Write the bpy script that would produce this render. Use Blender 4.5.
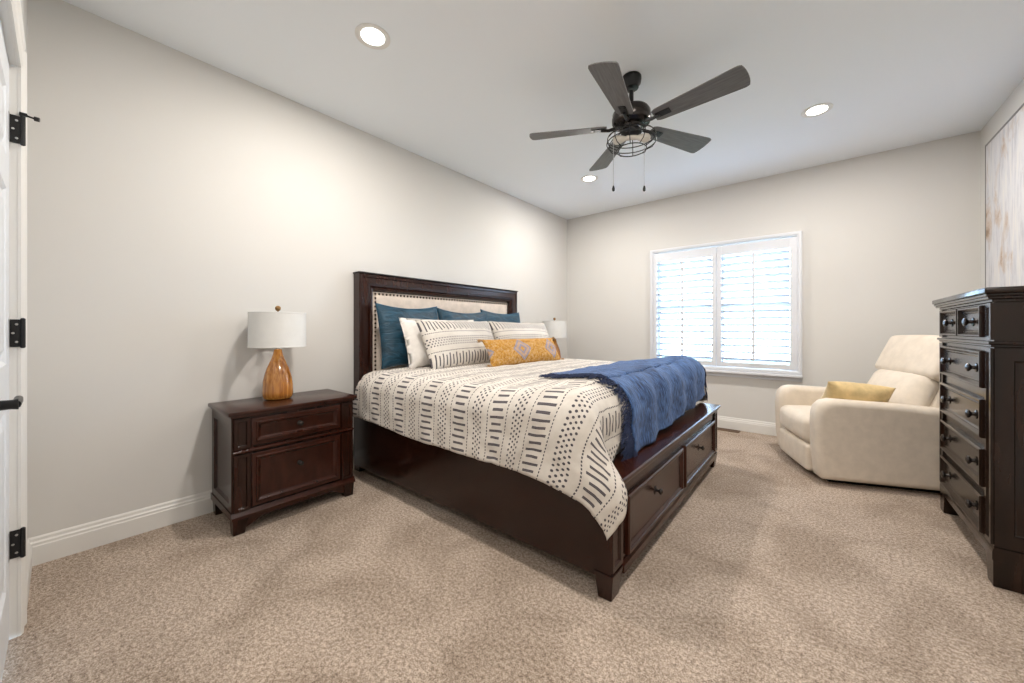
import bpy, bmesh, math, random
from mathutils import Vector, Matrix, noise
rad = math.radians
SC = bpy.context.scene
for o in list(bpy.data.objects): bpy.data.objects.remove(o)
C = SC.collection

# ------------------------------------------------------------------ camera, sky, light, exposure
cam = bpy.data.objects.new('camera', bpy.data.cameras.new('camera')); C.objects.link(cam)
cam.data.sensor_width = 36.0
cam.data.lens = 372.0 / 1024 * 36.0
cam.data.shift_y = -12.5 / 1024
cam.data.clip_start = 0.02
cam.location = (0, 0, 1.12)
cam.rotation_euler = (rad(90), 0, rad(39.5))
SC.camera = cam

world = bpy.data.worlds.new('overcast_sky'); SC.world = world
world.use_nodes = True
bg = world.node_tree.nodes['Background']
bg.inputs[0].default_value = (0.52, 0.74, 1.0, 1); bg.inputs[1].default_value = 20.0

SC.view_settings.view_transform = 'Standard'
SC.view_settings.look = 'None'
SC.view_settings.gamma = 1
SC.view_settings.use_curve_mapping = False
SC.view_settings.exposure = 0.18
LAMP_W = 25.0            # each recessed downlight
LAMP_COL = (1.0, 0.93, 0.86)

# daylight portal in the window opening (guides sky light through the shutters)
pl = bpy.data.lights.new('window_daylight', 'AREA'); pl.shape = 'RECTANGLE'; pl.size = 1.44; pl.size_y = 1.42
pl.cycles.is_portal = True
po = bpy.data.objects.new('window_daylight', pl); C.objects.link(po)
po.location = (-0.885, 4.93, 1.37); po.rotation_euler = (rad(-90), 0, 0)

# room extents
XL, XR, YF, YB, H = -2.877, 1.02, -0.10, 4.775, 2.74

# ------------------------------------------------------------------ node helpers
class N:
    def __init__(s, nt, sock): s.nt = nt; s.s = sock
    def op(s, o, b=None, c=None):
        n = s.nt.nodes.new('ShaderNodeMath'); n.operation = o
        for i, v in enumerate((s, b, c)):
            if v is None: continue
            if isinstance(v, N): s.nt.links.new(v.s, n.inputs[i])
            else: n.inputs[i].default_value = v
        return N(s.nt, n.outputs[0])
    def __add__(s, b): return s.op('ADD', b)
    def __sub__(s, b): return s.op('SUBTRACT', b)
    def __mul__(s, b): return s.op('MULTIPLY', b)
    def __truediv__(s, b): return s.op('DIVIDE', b)
    def frac(s): return s.op('FRACT')
    def floor(s): return s.op('FLOOR')
    def abs(s): return s.op('ABSOLUTE')
    def lt(s, b): return s.op('LESS_THAN', b)
    def gt(s, b): return s.op('GREATER_THAN', b)
    def max(s, b): return s.op('MAXIMUM', b)
    def min(s, b): return s.op('MINIMUM', b)

def newmat(name, rough=0.6, col=(0.5, 0.5, 0.5), **kw):
    m = bpy.data.materials.new(name); m.use_nodes = True
    nt = m.node_tree; b = nt.nodes['Principled BSDF']
    b.inputs['Base Color'].default_value = (*col, 1); b.inputs['Roughness'].default_value = rough
    for k, v in kw.items():
        b.inputs[k.replace('_', ' ')].default_value = v
    return m, nt, b
def coords(nt, kind='Object', scale=(1, 1, 1)):
    tc = nt.nodes.new('ShaderNodeTexCoord'); mp = nt.nodes.new('ShaderNodeMapping')
    mp.inputs['Scale'].default_value = scale
    nt.links.new(tc.outputs[kind], mp.inputs[0]); return mp.outputs[0]
def noisetex(nt, vec, scale, detail=3, rough=0.5, dist=0):
    n = nt.nodes.new('ShaderNodeTexNoise'); n.inputs['Scale'].default_value = scale
    n.inputs['Detail'].default_value = detail; n.inputs['Roughness'].default_value = rough; n.inputs['Distortion'].default_value = dist
    nt.links.new(vec, n.inputs['Vector']); return n.outputs['Fac']
def ramp(nt, fac, stops):
    r = nt.nodes.new('ShaderNodeValToRGB'); e = r.color_ramp.elements
    while len(e) < len(stops): e.new(0.5)
    for k, (p, c) in enumerate(stops): e[k].position = p; e[k].color = (*c, 1)
    nt.links.new(fac.s if isinstance(fac, N) else fac, r.inputs[0]); return r.outputs[0]
def mixc(nt, fac, a, b):
    n = nt.nodes.new('ShaderNodeMix'); n.data_type = 'RGBA'
    for i, v in ((0, fac), (6, a), (7, b)):
        if isinstance(v, N): v = v.s
        if isinstance(v, (tuple, list)): n.inputs[i].default_value = (*v, 1)
        elif isinstance(v, (int, float)): n.inputs[i].default_value = v
        else: nt.links.new(v, n.inputs[i])
    return n.outputs[2]
def bump(nt, b, h, strength=0.3, dist=0.002):
    n = nt.nodes.new('ShaderNodeBump'); n.inputs['Strength'].default_value = strength; n.inputs['Distance'].default_value = dist
    nt.links.new(h.s if isinstance(h, N) else h, n.inputs['Height']); nt.links.new(n.outputs[0], b.inputs['Normal'])
def setc(nt, b, c): nt.links.new(c, b.inputs['Base Color'])

# ------------------------------------------------------------------ materials
def paint(name, col, rough=0.85):
    m, nt, b = newmat(name, rough, col)
    v = coords(nt)
    bump(nt, b, noisetex(nt, v, 180, 3), 0.08, 0.001)
    return m
M_wall = paint('wall_paint', (0.66, 0.65, 0.625))
M_ceil = paint('ceiling_paint_daylight_tint', (0.84, 0.88, 0.915))  # blue of the window daylight is mixed into the ceiling colour
M_trim = paint('white_trim_paint', (0.74, 0.73, 0.70), 0.42)
M_door = paint('white_door_paint_daylight_tint', (0.72, 0.755, 0.79), 0.4)  # white door; the cool cast of daylight is put into its colour
M_shut = paint('white_shutter_paint_daylight_tint', (0.68, 0.70, 0.74), 0.45)  # bluish daylight shading put into the shutter and casing colour

def carpet():
    m, nt, b = newmat('beige_carpet', 0.95, Specular_IOR_Level=0.15)
    v = coords(nt)
    fine = noisetex(nt, v, 210, 3, 0.7)
    mid = noisetex(nt, v, 75, 2, 0.6)
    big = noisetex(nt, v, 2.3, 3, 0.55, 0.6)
    f = N(nt, fine) * 0.62 + N(nt, mid) * 0.38
    c1 = ramp(nt, f, [(0.40, (0.15, 0.108, 0.078)), (0.49, (0.44, 0.352, 0.280)), (0.60, (0.80, 0.70, 0.60))])
    c2 = mixc(nt, 0.25, c1, (0.50, 0.405, 0.33))
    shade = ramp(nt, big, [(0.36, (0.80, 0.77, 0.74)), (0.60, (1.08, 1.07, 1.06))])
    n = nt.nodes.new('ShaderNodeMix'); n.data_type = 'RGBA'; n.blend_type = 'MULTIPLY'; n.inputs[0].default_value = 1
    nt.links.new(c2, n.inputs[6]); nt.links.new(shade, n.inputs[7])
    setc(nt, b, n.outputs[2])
    bump(nt, b, f, 1.0, 0.012)
    return m
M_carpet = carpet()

def wood(name, dark, light, rough=0.27, scale=(3, 3, 3), coat=0.16, grain=9):
    m, nt, b = newmat(name, rough, Coat_Weight=coat, Coat_Roughness=0.16, Specular_IOR_Level=0.30)
    v = coords(nt, 'Object', scale)
    g = noisetex(nt, v, grain, 5, 0.6, 1.2)
    setc(nt, b, ramp(nt, g, [(0.32, dark), (0.68, light)]))
    return m
M_wood = wood('dark_cherry_wood', (0.024, 0.0058, 0.0027), (0.038, 0.0090, 0.0040), 0.27, (0.8, 2.2, 0.8), grain=5)
M_woodv = wood('dark_cherry_wood_upright', (0.012, 0.0035, 0.0019), (0.032, 0.0080, 0.0037), 0.27, (4, 4, 0.5), grain=5)
M_rail = wood('dark_rail_wood', (0.008, 0.0026, 0.0016), (0.028, 0.0080, 0.0042), 0.22, (0.8, 3, 5), 0.2)
M_chest = wood('dark_chest_wood', (0.005, 0.0026, 0.0017), (0.022, 0.0098, 0.0056), 0.22, (4, 4, 0.5), grain=5)
M_mattewood, _, _ = newmat('matte_dark_wood', 0.7, (0.008, 0.005, 0.004))  # plain matte dark wood for the headboard cap and slat base
M_bronze, _, _ = newmat('black_bronze_metal', 0.26, (0.03, 0.025, 0.023), Metallic=0.6)
M_black, _, _ = newmat('black_metal', 0.38, (0.010, 0.010, 0.011), Metallic=0.3)
M_nail, _, _ = newmat('bronze_nail', 0.35, (0.05, 0.032, 0.02), Metallic=0.7)
M_steel, _, _ = newmat('steel', 0.35, (0.5, 0.5, 0.5), Metallic=1.0)

def fabric(name, col, rough=0.9, weave=900, bs=0.25, sheen=0.0, vary=0.08, bd=0.0015, stint=None):
    m, nt, b = newmat(name, rough, col, Sheen_Weight=sheen, Specular_IOR_Level=0.2)
    if stint: b.inputs['Sheen Tint'].default_value = (*stint, 1)
    v = coords(nt)
    big = noisetex(nt, v, 14, 4, 0.6)
    a = tuple(x * (1 - vary) for x in col); c = tuple(min(1, x * (1 + vary)) for x in col)
    setc(nt, b, ramp(nt, big, [(0.35, a), (0.65, c)]))
    bump(nt, b, N(nt, noisetex(nt, v, weave, 2)) * 0.5 + N(nt, big) * 1.0, bs, bd)
    return m
M_linen = fabric('cream_upholstery_linen', (0.66, 0.57, 0.49))
M_white = fabric('white_cotton', (0.74, 0.71, 0.67), bs=0.35, bd=0.004)
M_recl = fabric('cream_recliner_fabric', (0.70, 0.62, 0.52), weave=450, bs=0.35, sheen=0.15, vary=0.05)
M_ycush = fabric('pale_gold_cushion_fabric', (0.66, 0.49, 0.24), sheen=0.3, vary=0.15)
M_shade = fabric('white_lampshade_linen', (0.72, 0.72, 0.70), weave=500, vary=0.02)

def velvet(name, col):
    m, nt, b = newmat(name, 0.55, col, Sheen_Weight=0.38, Sheen_Roughness=0.3)
    b.inputs['Sheen Tint'].default_value = (0.12, 0.42, 0.75, 1)
    v = coords(nt, 'Object', (1, 1, 3.2))
    w = noisetex(nt, v, 6, 3, 0.55, 1.2)
    setc(nt, b, ramp(nt, w, [(0.35, tuple(x * 0.55 for x in col)), (0.7, tuple(x * 1.5 for x in col))]))
    bump(nt, b, w, 0.8, 0.02)
    return m
M_velvet = velvet('teal_blue_velvet', (0.003, 0.040, 0.072))

def throwmat():
    m, nt, b = newmat('blue_woven_throw', 0.85, Sheen_Weight=0.2)
    b.inputs['Sheen Tint'].default_value = (0.4, 0.55, 0.9, 1)
    v = coords(nt, 'UV', (1, 1, 1))
    tx = nt.nodes.new('ShaderNodeTexNoise'); tx.inputs['Scale'].default_value = 1; tx.inputs['Detail'].default_value = 2
    v2 = coords(nt, 'UV', (26, 110, 1)); nt.links.new(v2, tx.inputs[0])
    k = noisetex(nt, v, 3, 3, 0.5)
    f = N(nt, tx.outputs[0])
    setc(nt, b, ramp(nt, f * 0.75 + N(nt, k) * 0.25, [(0.40, (0.007, 0.017, 0.050)), (0.50, (0.026, 0.065, 0.175)), (0.60, (0.062, 0.135, 0.31))]))
    bump(nt, b, f, 0.7, 0.006)
    return m
M_throw = throwmat()
M_fringe = fabric('navy_fringe_yarn', (0.022, 0.030, 0.065))

def tribal(name):
    """cream cotton, woven charcoal bars / dashes / dots; UV in metres, bands repeat along U"""
    m, nt, b = newmat(name, 0.92, Specular_IOR_Level=0.15)
    tc = nt.nodes.new('ShaderNodeTexCoord'); sp = nt.nodes.new('ShaderNodeSeparateXYZ')
    nt.links.new(tc.outputs['UV'], sp.inputs[0])
    U = N(nt, sp.outputs[0]); V = N(nt, sp.outputs[1])
    P = 0.278
    uu = (U / P).frac(); d = (uu - 0.5).abs() * P               # distance from the bar-band centre
    rv = V / 0.034; odd = (rv.floor() / 2).frac().gt(0.25)
    dv = (rv.frac() - 0.5).abs() * 0.034
    L = odd * -0.013 + 0.049
    bar = dv.lt(0.0060) * (L - d).gt(0)
    inner = dv.lt(0.0022) * (L - d).gt(0)
    def dash(off, w=0.0030, per=0.016): return (d - off).abs().lt(w) * (V / per).frac().lt(0.62)
    lines = dash(0.066).max(dash(0.1389, 0.0001))
    e = (uu + 0.5).frac() * P - P / 2                          # signed distance from dot-band centre
    ed = e + 0.036
    cx = ed / 0.018; col = cx.floor(); sh = (col / 2).frac()
    fx = (cx.frac() - 0.5) * 0.018
    fy = ((V / 0.026 + sh).frac() - 0.5) * 0.026
    r = (fx * fx + fy * fy).op('SQRT')
    dots = r.lt(0.0058) * e.abs().lt(0.035)
    mask = bar.max(lines).max(dots)
    vv = coords(nt)
    nz = noisetex(nt, vv, 9, 4, 0.6)
    base = ramp(nt, nz, [(0.3, (0.54, 0.50, 0.45)), (0.7, (0.68, 0.64, 0.585))])
    dk = mixc(nt, inner, (0.075, 0.068, 0.080), (0.13, 0.12, 0.125))
    setc(nt, b, mixc(nt, mask, base, dk))
    tiny = noisetex(nt, vv, 420, 2)
    bump(nt, b, N(nt, tiny) * 0.35 + mask * 0.5 + N(nt, nz) * 1.0, 0.35, 0.006)
    return m
M_tribal = tribal('cream_charcoal_patterned_cotton')

def kilim():
    m, nt, b = newmat('mustard_kilim', 0.95, Specular_IOR_Level=0.1)
    tc = nt.nodes.new('ShaderNodeTexCoord'); sp = nt.nodes.new('ShaderNodeSeparateXYZ')
    nt.links.new(tc.outputs['UV'], sp.inputs[0])
    U = N(nt, sp.outputs[0]); V = N(nt, sp.outputs[1])
    vec = coords(nt, 'UV', (1, 1, 1)); nz = N(nt, noisetex(nt, vec, 34, 4, 0.7)); nz2 = N(nt, noisetex(nt, vec, 90, 2, 0.7))
    jit = (nz - 0.5) * 0.05
    r = ((U / 0.44).frac() - 0.5).abs() * 0.44 / 0.115 + V.abs() / 0.105 + jit * 3
    ring = r.lt(1.0) * (r.gt(0.78).max(r.lt(0.5) * r.gt(0.25)))
    core = r.lt(0.78) * r.gt(0.5)
    base = ramp(nt, nz, [(0.3, (0.27, 0.115, 0.018)), (0.5, (0.50, 0.255, 0.050)), (0.7, (0.54, 0.38, 0.21))])
    c = mixc(nt, ring, base, (0.27, 0.245, 0.29)); c = mixc(nt, core, c, (0.46, 0.30, 0.20))
    c = mixc(nt, nz2.gt(0.60) * 0.5, c, (0.58, 0.50, 0.42))
    setc(nt, b, c); bump(nt, b, nz2 + nz, 0.8, 0.006)
    return m
M_kilim = kilim()
M_tassel = fabric('tan_tassel_yarn', (0.34, 0.20, 0.085), vary=0.4)

def lampwood():
    m, nt, b = newmat('amber_lamp_wood', 0.17, Coat_Weight=0.7, Coat_Roughness=0.08)
    v = coords(nt, 'Object', (30, 30, 0.8))
    g = noisetex(nt, v, 3.0, 3, 0.6, 0.2)
    setc(nt, b, ramp(nt, g, [(0.34, (0.30, 0.095, 0.014)), (0.5, (0.47, 0.185, 0.030)), (0.68, (0.62, 0.29, 0.065))]))
    return m
M_lampwood = lampwood()
M_finial = wood('finial_wood', (0.20, 0.10, 0.03), (0.42, 0.25, 0.09), 0.35, (8, 8, 8))

def blade():
    m, nt, b = newmat('grey_weathered_blade_wood', 0.55)
    v = coords(nt, 'Object', (1.2, 16, 4)); g = noisetex(nt, v, 6, 4, 0.6)
    setc(nt, b, ramp(nt, g, [(0.3, (0.100, 0.098, 0.098)), (0.7, (0.165, 0.162, 0.162))]))
    return m
M_blade = blade()
M_bladetop, _, _ = newmat('dark_blade_edge', 0.5, (0.03, 0.025, 0.022))

def canvas():
    m, nt, b = newmat('abstract_white_rust_canvas', 0.8)
    v = coords(nt, 'Object', (1, 1, 0.55))
    a = noisetex(nt, v, 5.2, 6, 0.66, 0.5); v2 = coords(nt, 'Object', (1, 5, 0.7)); s = noisetex(nt, v2, 5, 5, 0.7)
    big = noisetex(nt, v, 1.1, 2, 0.5)
    base = ramp(nt, s, [(0.3, (0.42, 0.42, 0.45)), (0.5, (0.60, 0.60, 0.62)), (0.7, (0.68, 0.66, 0.62))])
    f = N(nt, a) * 0.8 + N(nt, big) * 0.2
    c = mixc(nt, ramp(nt, f, [(0.53, (0, 0, 0)), (0.64, (0.8, 0.8, 0.8))]), base, (0.46, 0.33, 0.22))
    c = mixc(nt, ramp(nt, f, [(0.62, (0, 0, 0)), (0.68, (0.8, 0.8, 0.8))]), c, (0.22, 0.14, 0.09))
    setc(nt, b, c); bump(nt, b, f, 0.4, 0.004)
    return m
M_canvas = canvas()
M_frame, _, _ = newmat('grey_picture_frame', 0.5, (0.20, 0.195, 0.19))

def glass():
    m = bpy.data.materials.new('window_glass'); m.use_nodes = True; nt = m.node_tree; nt.nodes.clear()
    o = nt.nodes.new('ShaderNodeOutputMaterial'); mx = nt.nodes.new('ShaderNodeMixShader')
    t = nt.nodes.new('ShaderNodeBsdfTransparent'); g = nt.nodes.new('ShaderNodeBsdfGlossy'); g.inputs['Roughness'].default_value = 0.02
    fr = nt.nodes.new('ShaderNodeFresnel'); fr.inputs[0].default_value = 1.25
    nt.links.new(fr.outputs[0], mx.inputs[0]); nt.links.new(t.outputs[0], mx.inputs[1]); nt.links.new(g.outputs[0], mx.inputs[2])
    nt.links.new(mx.outputs[0], o.inputs[0]); return m
M_glass = glass()
M_bulb, _, _ = newmat('frosted_bulb', 0.25, (0.75, 0.70, 0.62), Transmission_Weight=0.2)
def emit(name, col, s):
    m, nt, b = newmat(name, 0.5, (0.8, 0.8, 0.8)); b.inputs['Emission Color'].default_value = (*col, 1); b.inputs['Emission Strength'].default_value = s; return m
M_emit = emit('lit_downlight_lens', (1.0, 0.95, 0.88), 14)
M_vent, _, _ = newmat('brown_register_metal', 0.5, (0.14, 0.085, 0.05), Metallic=0.3)
M_lawn = fabric('pale_lawn', (0.06, 0.085, 0.04), weave=30, vary=0.3)
M_siding = paint('pale_siding', (0.52, 0.56, 0.60)); M_roof = paint('grey_shingles', (0.16, 0.17, 0.19)); M_hwin = paint('dark_house_pane', (0.05, 0.07, 0.09), 0.2)

# ------------------------------------------------------------------ mesh helpers
def obj(name, bm, mat, parent=None, loc=None, rot=None, smooth=False, bevel=0, seg=2, angle=40):
    bmesh.ops.recalc_face_normals(bm, faces=bm.faces)
    me = bpy.data.meshes.new(name); bm.to_mesh(me); bm.free()
    for m in (mat if isinstance(mat, (list, tuple)) else [mat]): me.materials.append(m)
    o = bpy.data.objects.new(name, me); C.objects.link(o)
    if parent: o.parent = parent
    if loc is not None: o.location = loc
    if rot is not None: o.rotation_euler = rot
    if smooth:
        for p in me.polygons: p.use_smooth = True
        if smooth != 'all':
            me.set_sharp_from_angle(angle=rad(angle))
    if bevel:
        b = o.modifiers.new('bevel', 'BEVEL'); b.width = bevel; b.segments = seg; b.limit_method = 'ANGLE'; b.angle_limit = rad(35)
        for p in me.polygons: p.use_smooth = True
        b.harden_normals = True
        me.set_sharp_from_angle(angle=rad(180)) if False else None
    return o
def thing(name, label, cat, loc=(0, 0, 0), rz=0, group=None):
    o = bpy.data.objects.new(name, None); C.objects.link(o); o.empty_display_size = 0.1
    o.location = loc; o.rotation_euler = (0, 0, rz); o['label'] = label; o['category'] = cat
    if group: o['group'] = group
    return o
def tag(o, label, cat, group=None, kind=None):
    o['label'] = label; o['category'] = cat
    if group: o['group'] = group
    if kind: o['kind'] = kind
    return o
def struct(o, label=None):
    o['kind'] = 'structure'
    if label: o['label'] = label
    return o
def B(): return bmesh.new()
def box(bm, x0, x1, y0, y1, z0, z1, bev=0.0, seg=1):
    t = B() if bev else bm
    v = [t.verts.new((x, y, z)) for x in (x0, x1) for y in (y0, y1) for z in (z0, z1)]
    for f in ((0, 1, 3, 2), (4, 6, 7, 5), (0, 4, 5, 1), (2, 3, 7, 6), (0, 2, 6, 4), (1, 5, 7, 3)): t.faces.new([v[i] for i in f])
    if bev:
        bmesh.ops.recalc_face_normals(t, faces=t.faces)
        bmesh.ops.bevel(t, geom=t.edges[:], offset=bev, segments=seg, affect='EDGES', profile=0.5)
        merge(bm, t)
    return bm
def merge(bm, t):
    me = bpy.data.meshes.new('tmp'); t.to_mesh(me); t.free(); bm.from_mesh(me); bpy.data.meshes.remove(me)
def frus(bm, x0, x1, y0, y1, z0, z1, tx0=0, tx1=0, ty0=0, ty1=0):
    """box whose bottom is inset by t* on each side (tapered foot)"""
    b = [(x0 + tx0, y0 + ty0, z0), (x1 - tx1, y0 + ty0, z0), (x1 - tx1, y1 - ty1, z0), (x0 + tx0, y1 - ty1, z0)]
    t = [(x0, y0, z1), (x1, y0, z1), (x1, y1, z1), (x0, y1, z1)]
    vb = [bm.verts.new(p) for p in b]; vt = [bm.verts.new(p) for p in t]
    bm.faces.new(vb[::-1]); bm.faces.new(vt)
    for i in range(4): bm.faces.new([vb[i], vb[(i + 1) % 4], vt[(i + 1) % 4], vt[i]])
def lathe(bm, prof, n=40, cx=0, cy=0, axis='z', origin=(0, 0, 0)):
    """prof [(r,h)] bottom to top; axis z, x or -x"""
    rings = []
    for r, h in prof:
        ring = []
        for k in range(n):
            a = 2 * math.pi * k / n; p = (r * math.cos(a), r * math.sin(a), h)
            if axis == 'x': p = (p[2], p[0], p[1])
            if axis == '-x': p = (-p[2], p[0], p[1])
            if axis == 'y': p = (p[0], p[2], p[1])
            ring.append(bm.verts.new((p[0] + origin[0] + cx, p[1] + origin[1] + cy, p[2] + origin[2])))
        rings.append(ring)
    for i in range(len(rings) - 1):
        for k in range(n):
            bm.faces.new([rings[i][k], rings[i][(k + 1) % n], rings[i + 1][(k + 1) % n], rings[i + 1][k]])
    bm.faces.new(rings[0][::-1]); bm.faces.new(rings[-1])
def tube(bm, pts, r, n=6, closed=False):
    pts = [Vector(p) for p in pts]; L = len(pts); rings = []
    prev = None
    for i, p in enumerate(pts):
        a = pts[(i + 1) % L] if (closed or i < L - 1) else p
        b = pts[(i - 1) % L] if (closed or i > 0) else p
        t = (a - b).normalized()
        if prev is None:
            up = Vector((0, 0, 1)) if abs(t.z) < 0.9 else Vector((1, 0, 0)); s = t.cross(up).normalized()
        else:
            s = (prev - t * prev.dot(t)).normalized()
        prev = s; w = t.cross(s)
        rr = r[i] if isinstance(r, (list, tuple)) else r
        rings.append([bm.verts.new(p + s * rr * math.cos(2 * math.pi * k / n) + w * rr * math.sin(2 * math.pi * k / n)) for k in range(n)])
    for i in range(L if closed else L - 1):
        A = rings[i]; Bn = rings[(i + 1) % L]
        for k in range(n): bm.faces.new([A[k], A[(k + 1) % n], Bn[(k + 1) % n], Bn[k]])
    if not closed: bm.faces.new(rings[0][::-1]); bm.faces.new(rings[-1])
def rings(bm, o, U, V, Nn, w, h, prof, cap=True, base=None):
    """rectangular ring stack: o corner, U,V unit axes, Nn outward normal; prof [(inset, height)]"""
    o, U, V, Nn = map(Vector, (o, U, V, Nn)); prev = None; first = None
    for ins, ht in prof:
        c = [o + U * ins + V * ins, o + U * (w - ins) + V * ins, o + U * (w - ins) + V * (h - ins), o + U * ins + V * (h - ins)]
        q = [bm.verts.new(p + Nn * ht) for p in c]
        if prev:
            for i in range(4): bm.faces.new([prev[i], prev[(i + 1) % 4], q[(i + 1) % 4], q[i]])
        else: first = q
        prev = q
    if cap: bm.faces.new(prev); bm.faces.new(first[::-1])
    else:
        for i in range(4): bm.faces.new([prev[i], prev[(i + 1) % 4], first[(i + 1) % 4], first[i]])
def extrude_prof(bm, pts, fn, L0, L1):
    """pts 2D polygon, fn(a,b,l)->xyz, swept from L0 to L1"""
    A = [bm.verts.new(fn(a, b, L0)) for a, b in pts]; Z = [bm.verts.new(fn(a, b, L1)) for a, b in pts]
    n = len(pts)
    for i in range(n): bm.faces.new([A[i], A[(i + 1) % n], Z[(i + 1) % n], Z[i]])
    bm.faces.new(A[::-1]); bm.faces.new(Z)
def grid(bm, nu, nv, fn, uv=None):
    lay = bm.loops.layers.uv.verify() if uv else None
    g = [[bm.verts.new(fn(i / nu, j / nv)) for j in range(nv + 1)] for i in range(nu + 1)]
    for i in range(nu):
        for j in range(nv):
            f = bm.faces.new([g[i][j], g[i + 1][j], g[i + 1][j + 1], g[i][j + 1]])
            if uv:
                for l, (a, b) in zip(f.loops, ((i, j), (i + 1, j), (i + 1, j + 1), (i, j + 1))): l[lay].uv = uv(a / nu, b / nv)
    return g
def sm(x): x = max(0., min(1., x)); return x * x * (3 - 2 * x)
def nz(x, y=0, z=0, s=1.0): return noise.noise(Vector((x * s, y * s, z * s)))
def copy_thing(root, loc, label, rz=None):
    r = root.copy(); C.objects.link(r); r.location = loc; r['label'] = label
    if rz is not None: r.rotation_euler = (0, 0, rz)
    for ch in list(root.children):
        c = ch.copy(); C.objects.link(c); c.parent = r
        for g in ch.children:
            d = g.copy(); C.objects.link(d); d.parent = c
    return r

# ------------------------------------------------------------------ room shell
T = 0.15
AX0, AY0 = -0.95, -1.75          # entry alcove behind the camera
bm = B(); box(bm, XL - T, XR + T, YF - T, YB + T, -0.12, 0); box(bm, AX0, XR + T, AY0 - T, YF - T, -0.12, 0)
struct(obj('floor', bm, M_carpet), 'beige cut-pile carpet floor')
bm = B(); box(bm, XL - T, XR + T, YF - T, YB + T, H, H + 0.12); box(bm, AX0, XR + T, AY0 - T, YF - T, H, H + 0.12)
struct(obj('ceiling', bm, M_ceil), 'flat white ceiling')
bm = B(); box(bm, XL - T, XL, YF - T, YB + T, 0, H); struct(obj('wall_left', bm, M_wall), 'greige wall behind the headboard')
WX0, WX1, WZ0, WZ1 = -1.605, -0.165, 0.665, 2.075   # opening
bm = B()
box(bm, XL, WX0, YB, YB + T, 0, H); box(bm, WX1, XR, YB, YB + T, 0, H)
box(bm, WX0, WX1, YB, YB + T, 0, WZ0); box(bm, WX0, WX1, YB, YB + T, WZ1, H)
struct(obj('wall_back', bm, M_wall), 'greige wall with the shuttered window')
bm = B(); box(bm, XR, XR + T, AY0 - T, YB + T, 0, H); struct(obj('wall_right', bm, M_wall), 'greige wall behind the chest')
DX0, DX1, DZ = -2.25, -1.385, 2.075
bm = B()
box(bm, XL, DX0 - 0.012, YF - T + 0.03, YF, 0, H); box(bm, DX1 + 0.012, AX0, YF - T + 0.03, YF, 0, H)
box(bm, DX0 - 0.012, DX1 + 0.012, YF - T + 0.03, YF, DZ + 0.012, H)
struct(obj('wall_front', bm, M_wall), 'greige wall with the white door')
bm = B(); box(bm, AX0 - T, AX0, AY0 - T, YF - T + 0.03, 0, H); struct(obj('wall_entry_side', bm, M_wall))
bm = B(); box(bm, AX0, XR, AY0 - T, AY0, 0, H); struct(obj('wall_entry_end', bm, M_wall))

BB = [(0, 0), (0.016, 0), (0.016, 0.088), (0.013, 0.094), (0.013, 0.104), (0.008, 0.112), (0.007, 0.124), (0.003, 0.132), (0, 0.132)]
def baseboard(name, fn, a, b):
    bm = B(); extrude_prof(bm, BB, fn, a, b); struct(obj(name, bm, M_trim, smooth=False))
baseboard('baseboard_left', lambda a, b, l: (XL + a, l, b), YF, YB)
baseboard('baseboard_back', lambda a, b, l: (l, YB - a, b), XL, XR)
baseboard('baseboard_right', lambda a, b, l: (XR - a, l, b), AY0, YB)
baseboard('baseboard_front', lambda a, b, l: (l, YF + a * 0.9, b), XL, DX0 - 0.093)
baseboard('baseboard_entry', lambda a, b, l: (l, YF + a * 0.9, b), DX1 + 0.093, AX0)

# ------------------------------------------------------------------ door (front wall, hinged beside the left corner)
door = struct(bpy.data.objects.new('door_1', None), 'white panelled door with black hinges'); C.objects.link(door); door.location = ((DX0 + DX1) / 2, YF - 0.02, 0)
def dl(bm): # world coords -> local to door
    bmesh.ops.translate(bm, verts=bm.verts, vec=-Vector(door.location)); return bm
YL = -0.118
bm = B()
for sx, x0, x1 in ((-1, DX0 - 0.093, DX0), (1, DX1, DX1 + 0.093)):
    cp = [(-0.0, YF), (-0.0, YF + 0.008), (0.012, YF + 0.013), (0.06, YF + 0.013), (0.075, YF + 0.018), (0.093, YF + 0.018), (0.093, YF)]
    if sx < 0: cp = [(DX0 - a, y) for a, y in cp]
    else: cp = [(DX1 + a, y) for a, y in cp]
    extrude_prof(bm, cp, lambda a, b, l: (a, b, l), 0, DZ + 0.093)
cp = [(-0.0, YF), (-0.0, YF + 0.008), (0.012, YF + 0.013), (0.06, YF + 0.013), (0.075, YF + 0.018), (0.093, YF + 0.018), (0.093, YF)]
extrude_prof(bm, [(DZ + a, y) for a, y in cp], lambda a, b, l: (l, b, a), DX0 - 0.0, DX1 + 0.0)
obj('door_casing', dl(bm), M_trim, door)
bm = B()
box(bm, DX0 - 0.012, DX0, YF - 0.12, YF - 0.0005, 0, DZ); box(bm, DX1, DX1 + 0.012, YF - 0.12, YF - 0.0005, 0, DZ)
box(bm, DX0 - 0.012, DX1 + 0.012, YF - 0.12, YF - 0.0005, DZ, DZ + 0.012)
box(bm, DX0, DX0 + 0.012, YF - 0.12, YL - 0.042, 0, DZ)
obj('door_jamb', dl(bm), M_trim, door)
bm = B()
LX0, LX1 = DX0, DX1
box(bm, LX0, LX1, YL - 0.036, YL - 0.011, 0.012, DZ - 0.004)
W_ = LX1 - LX0
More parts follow.
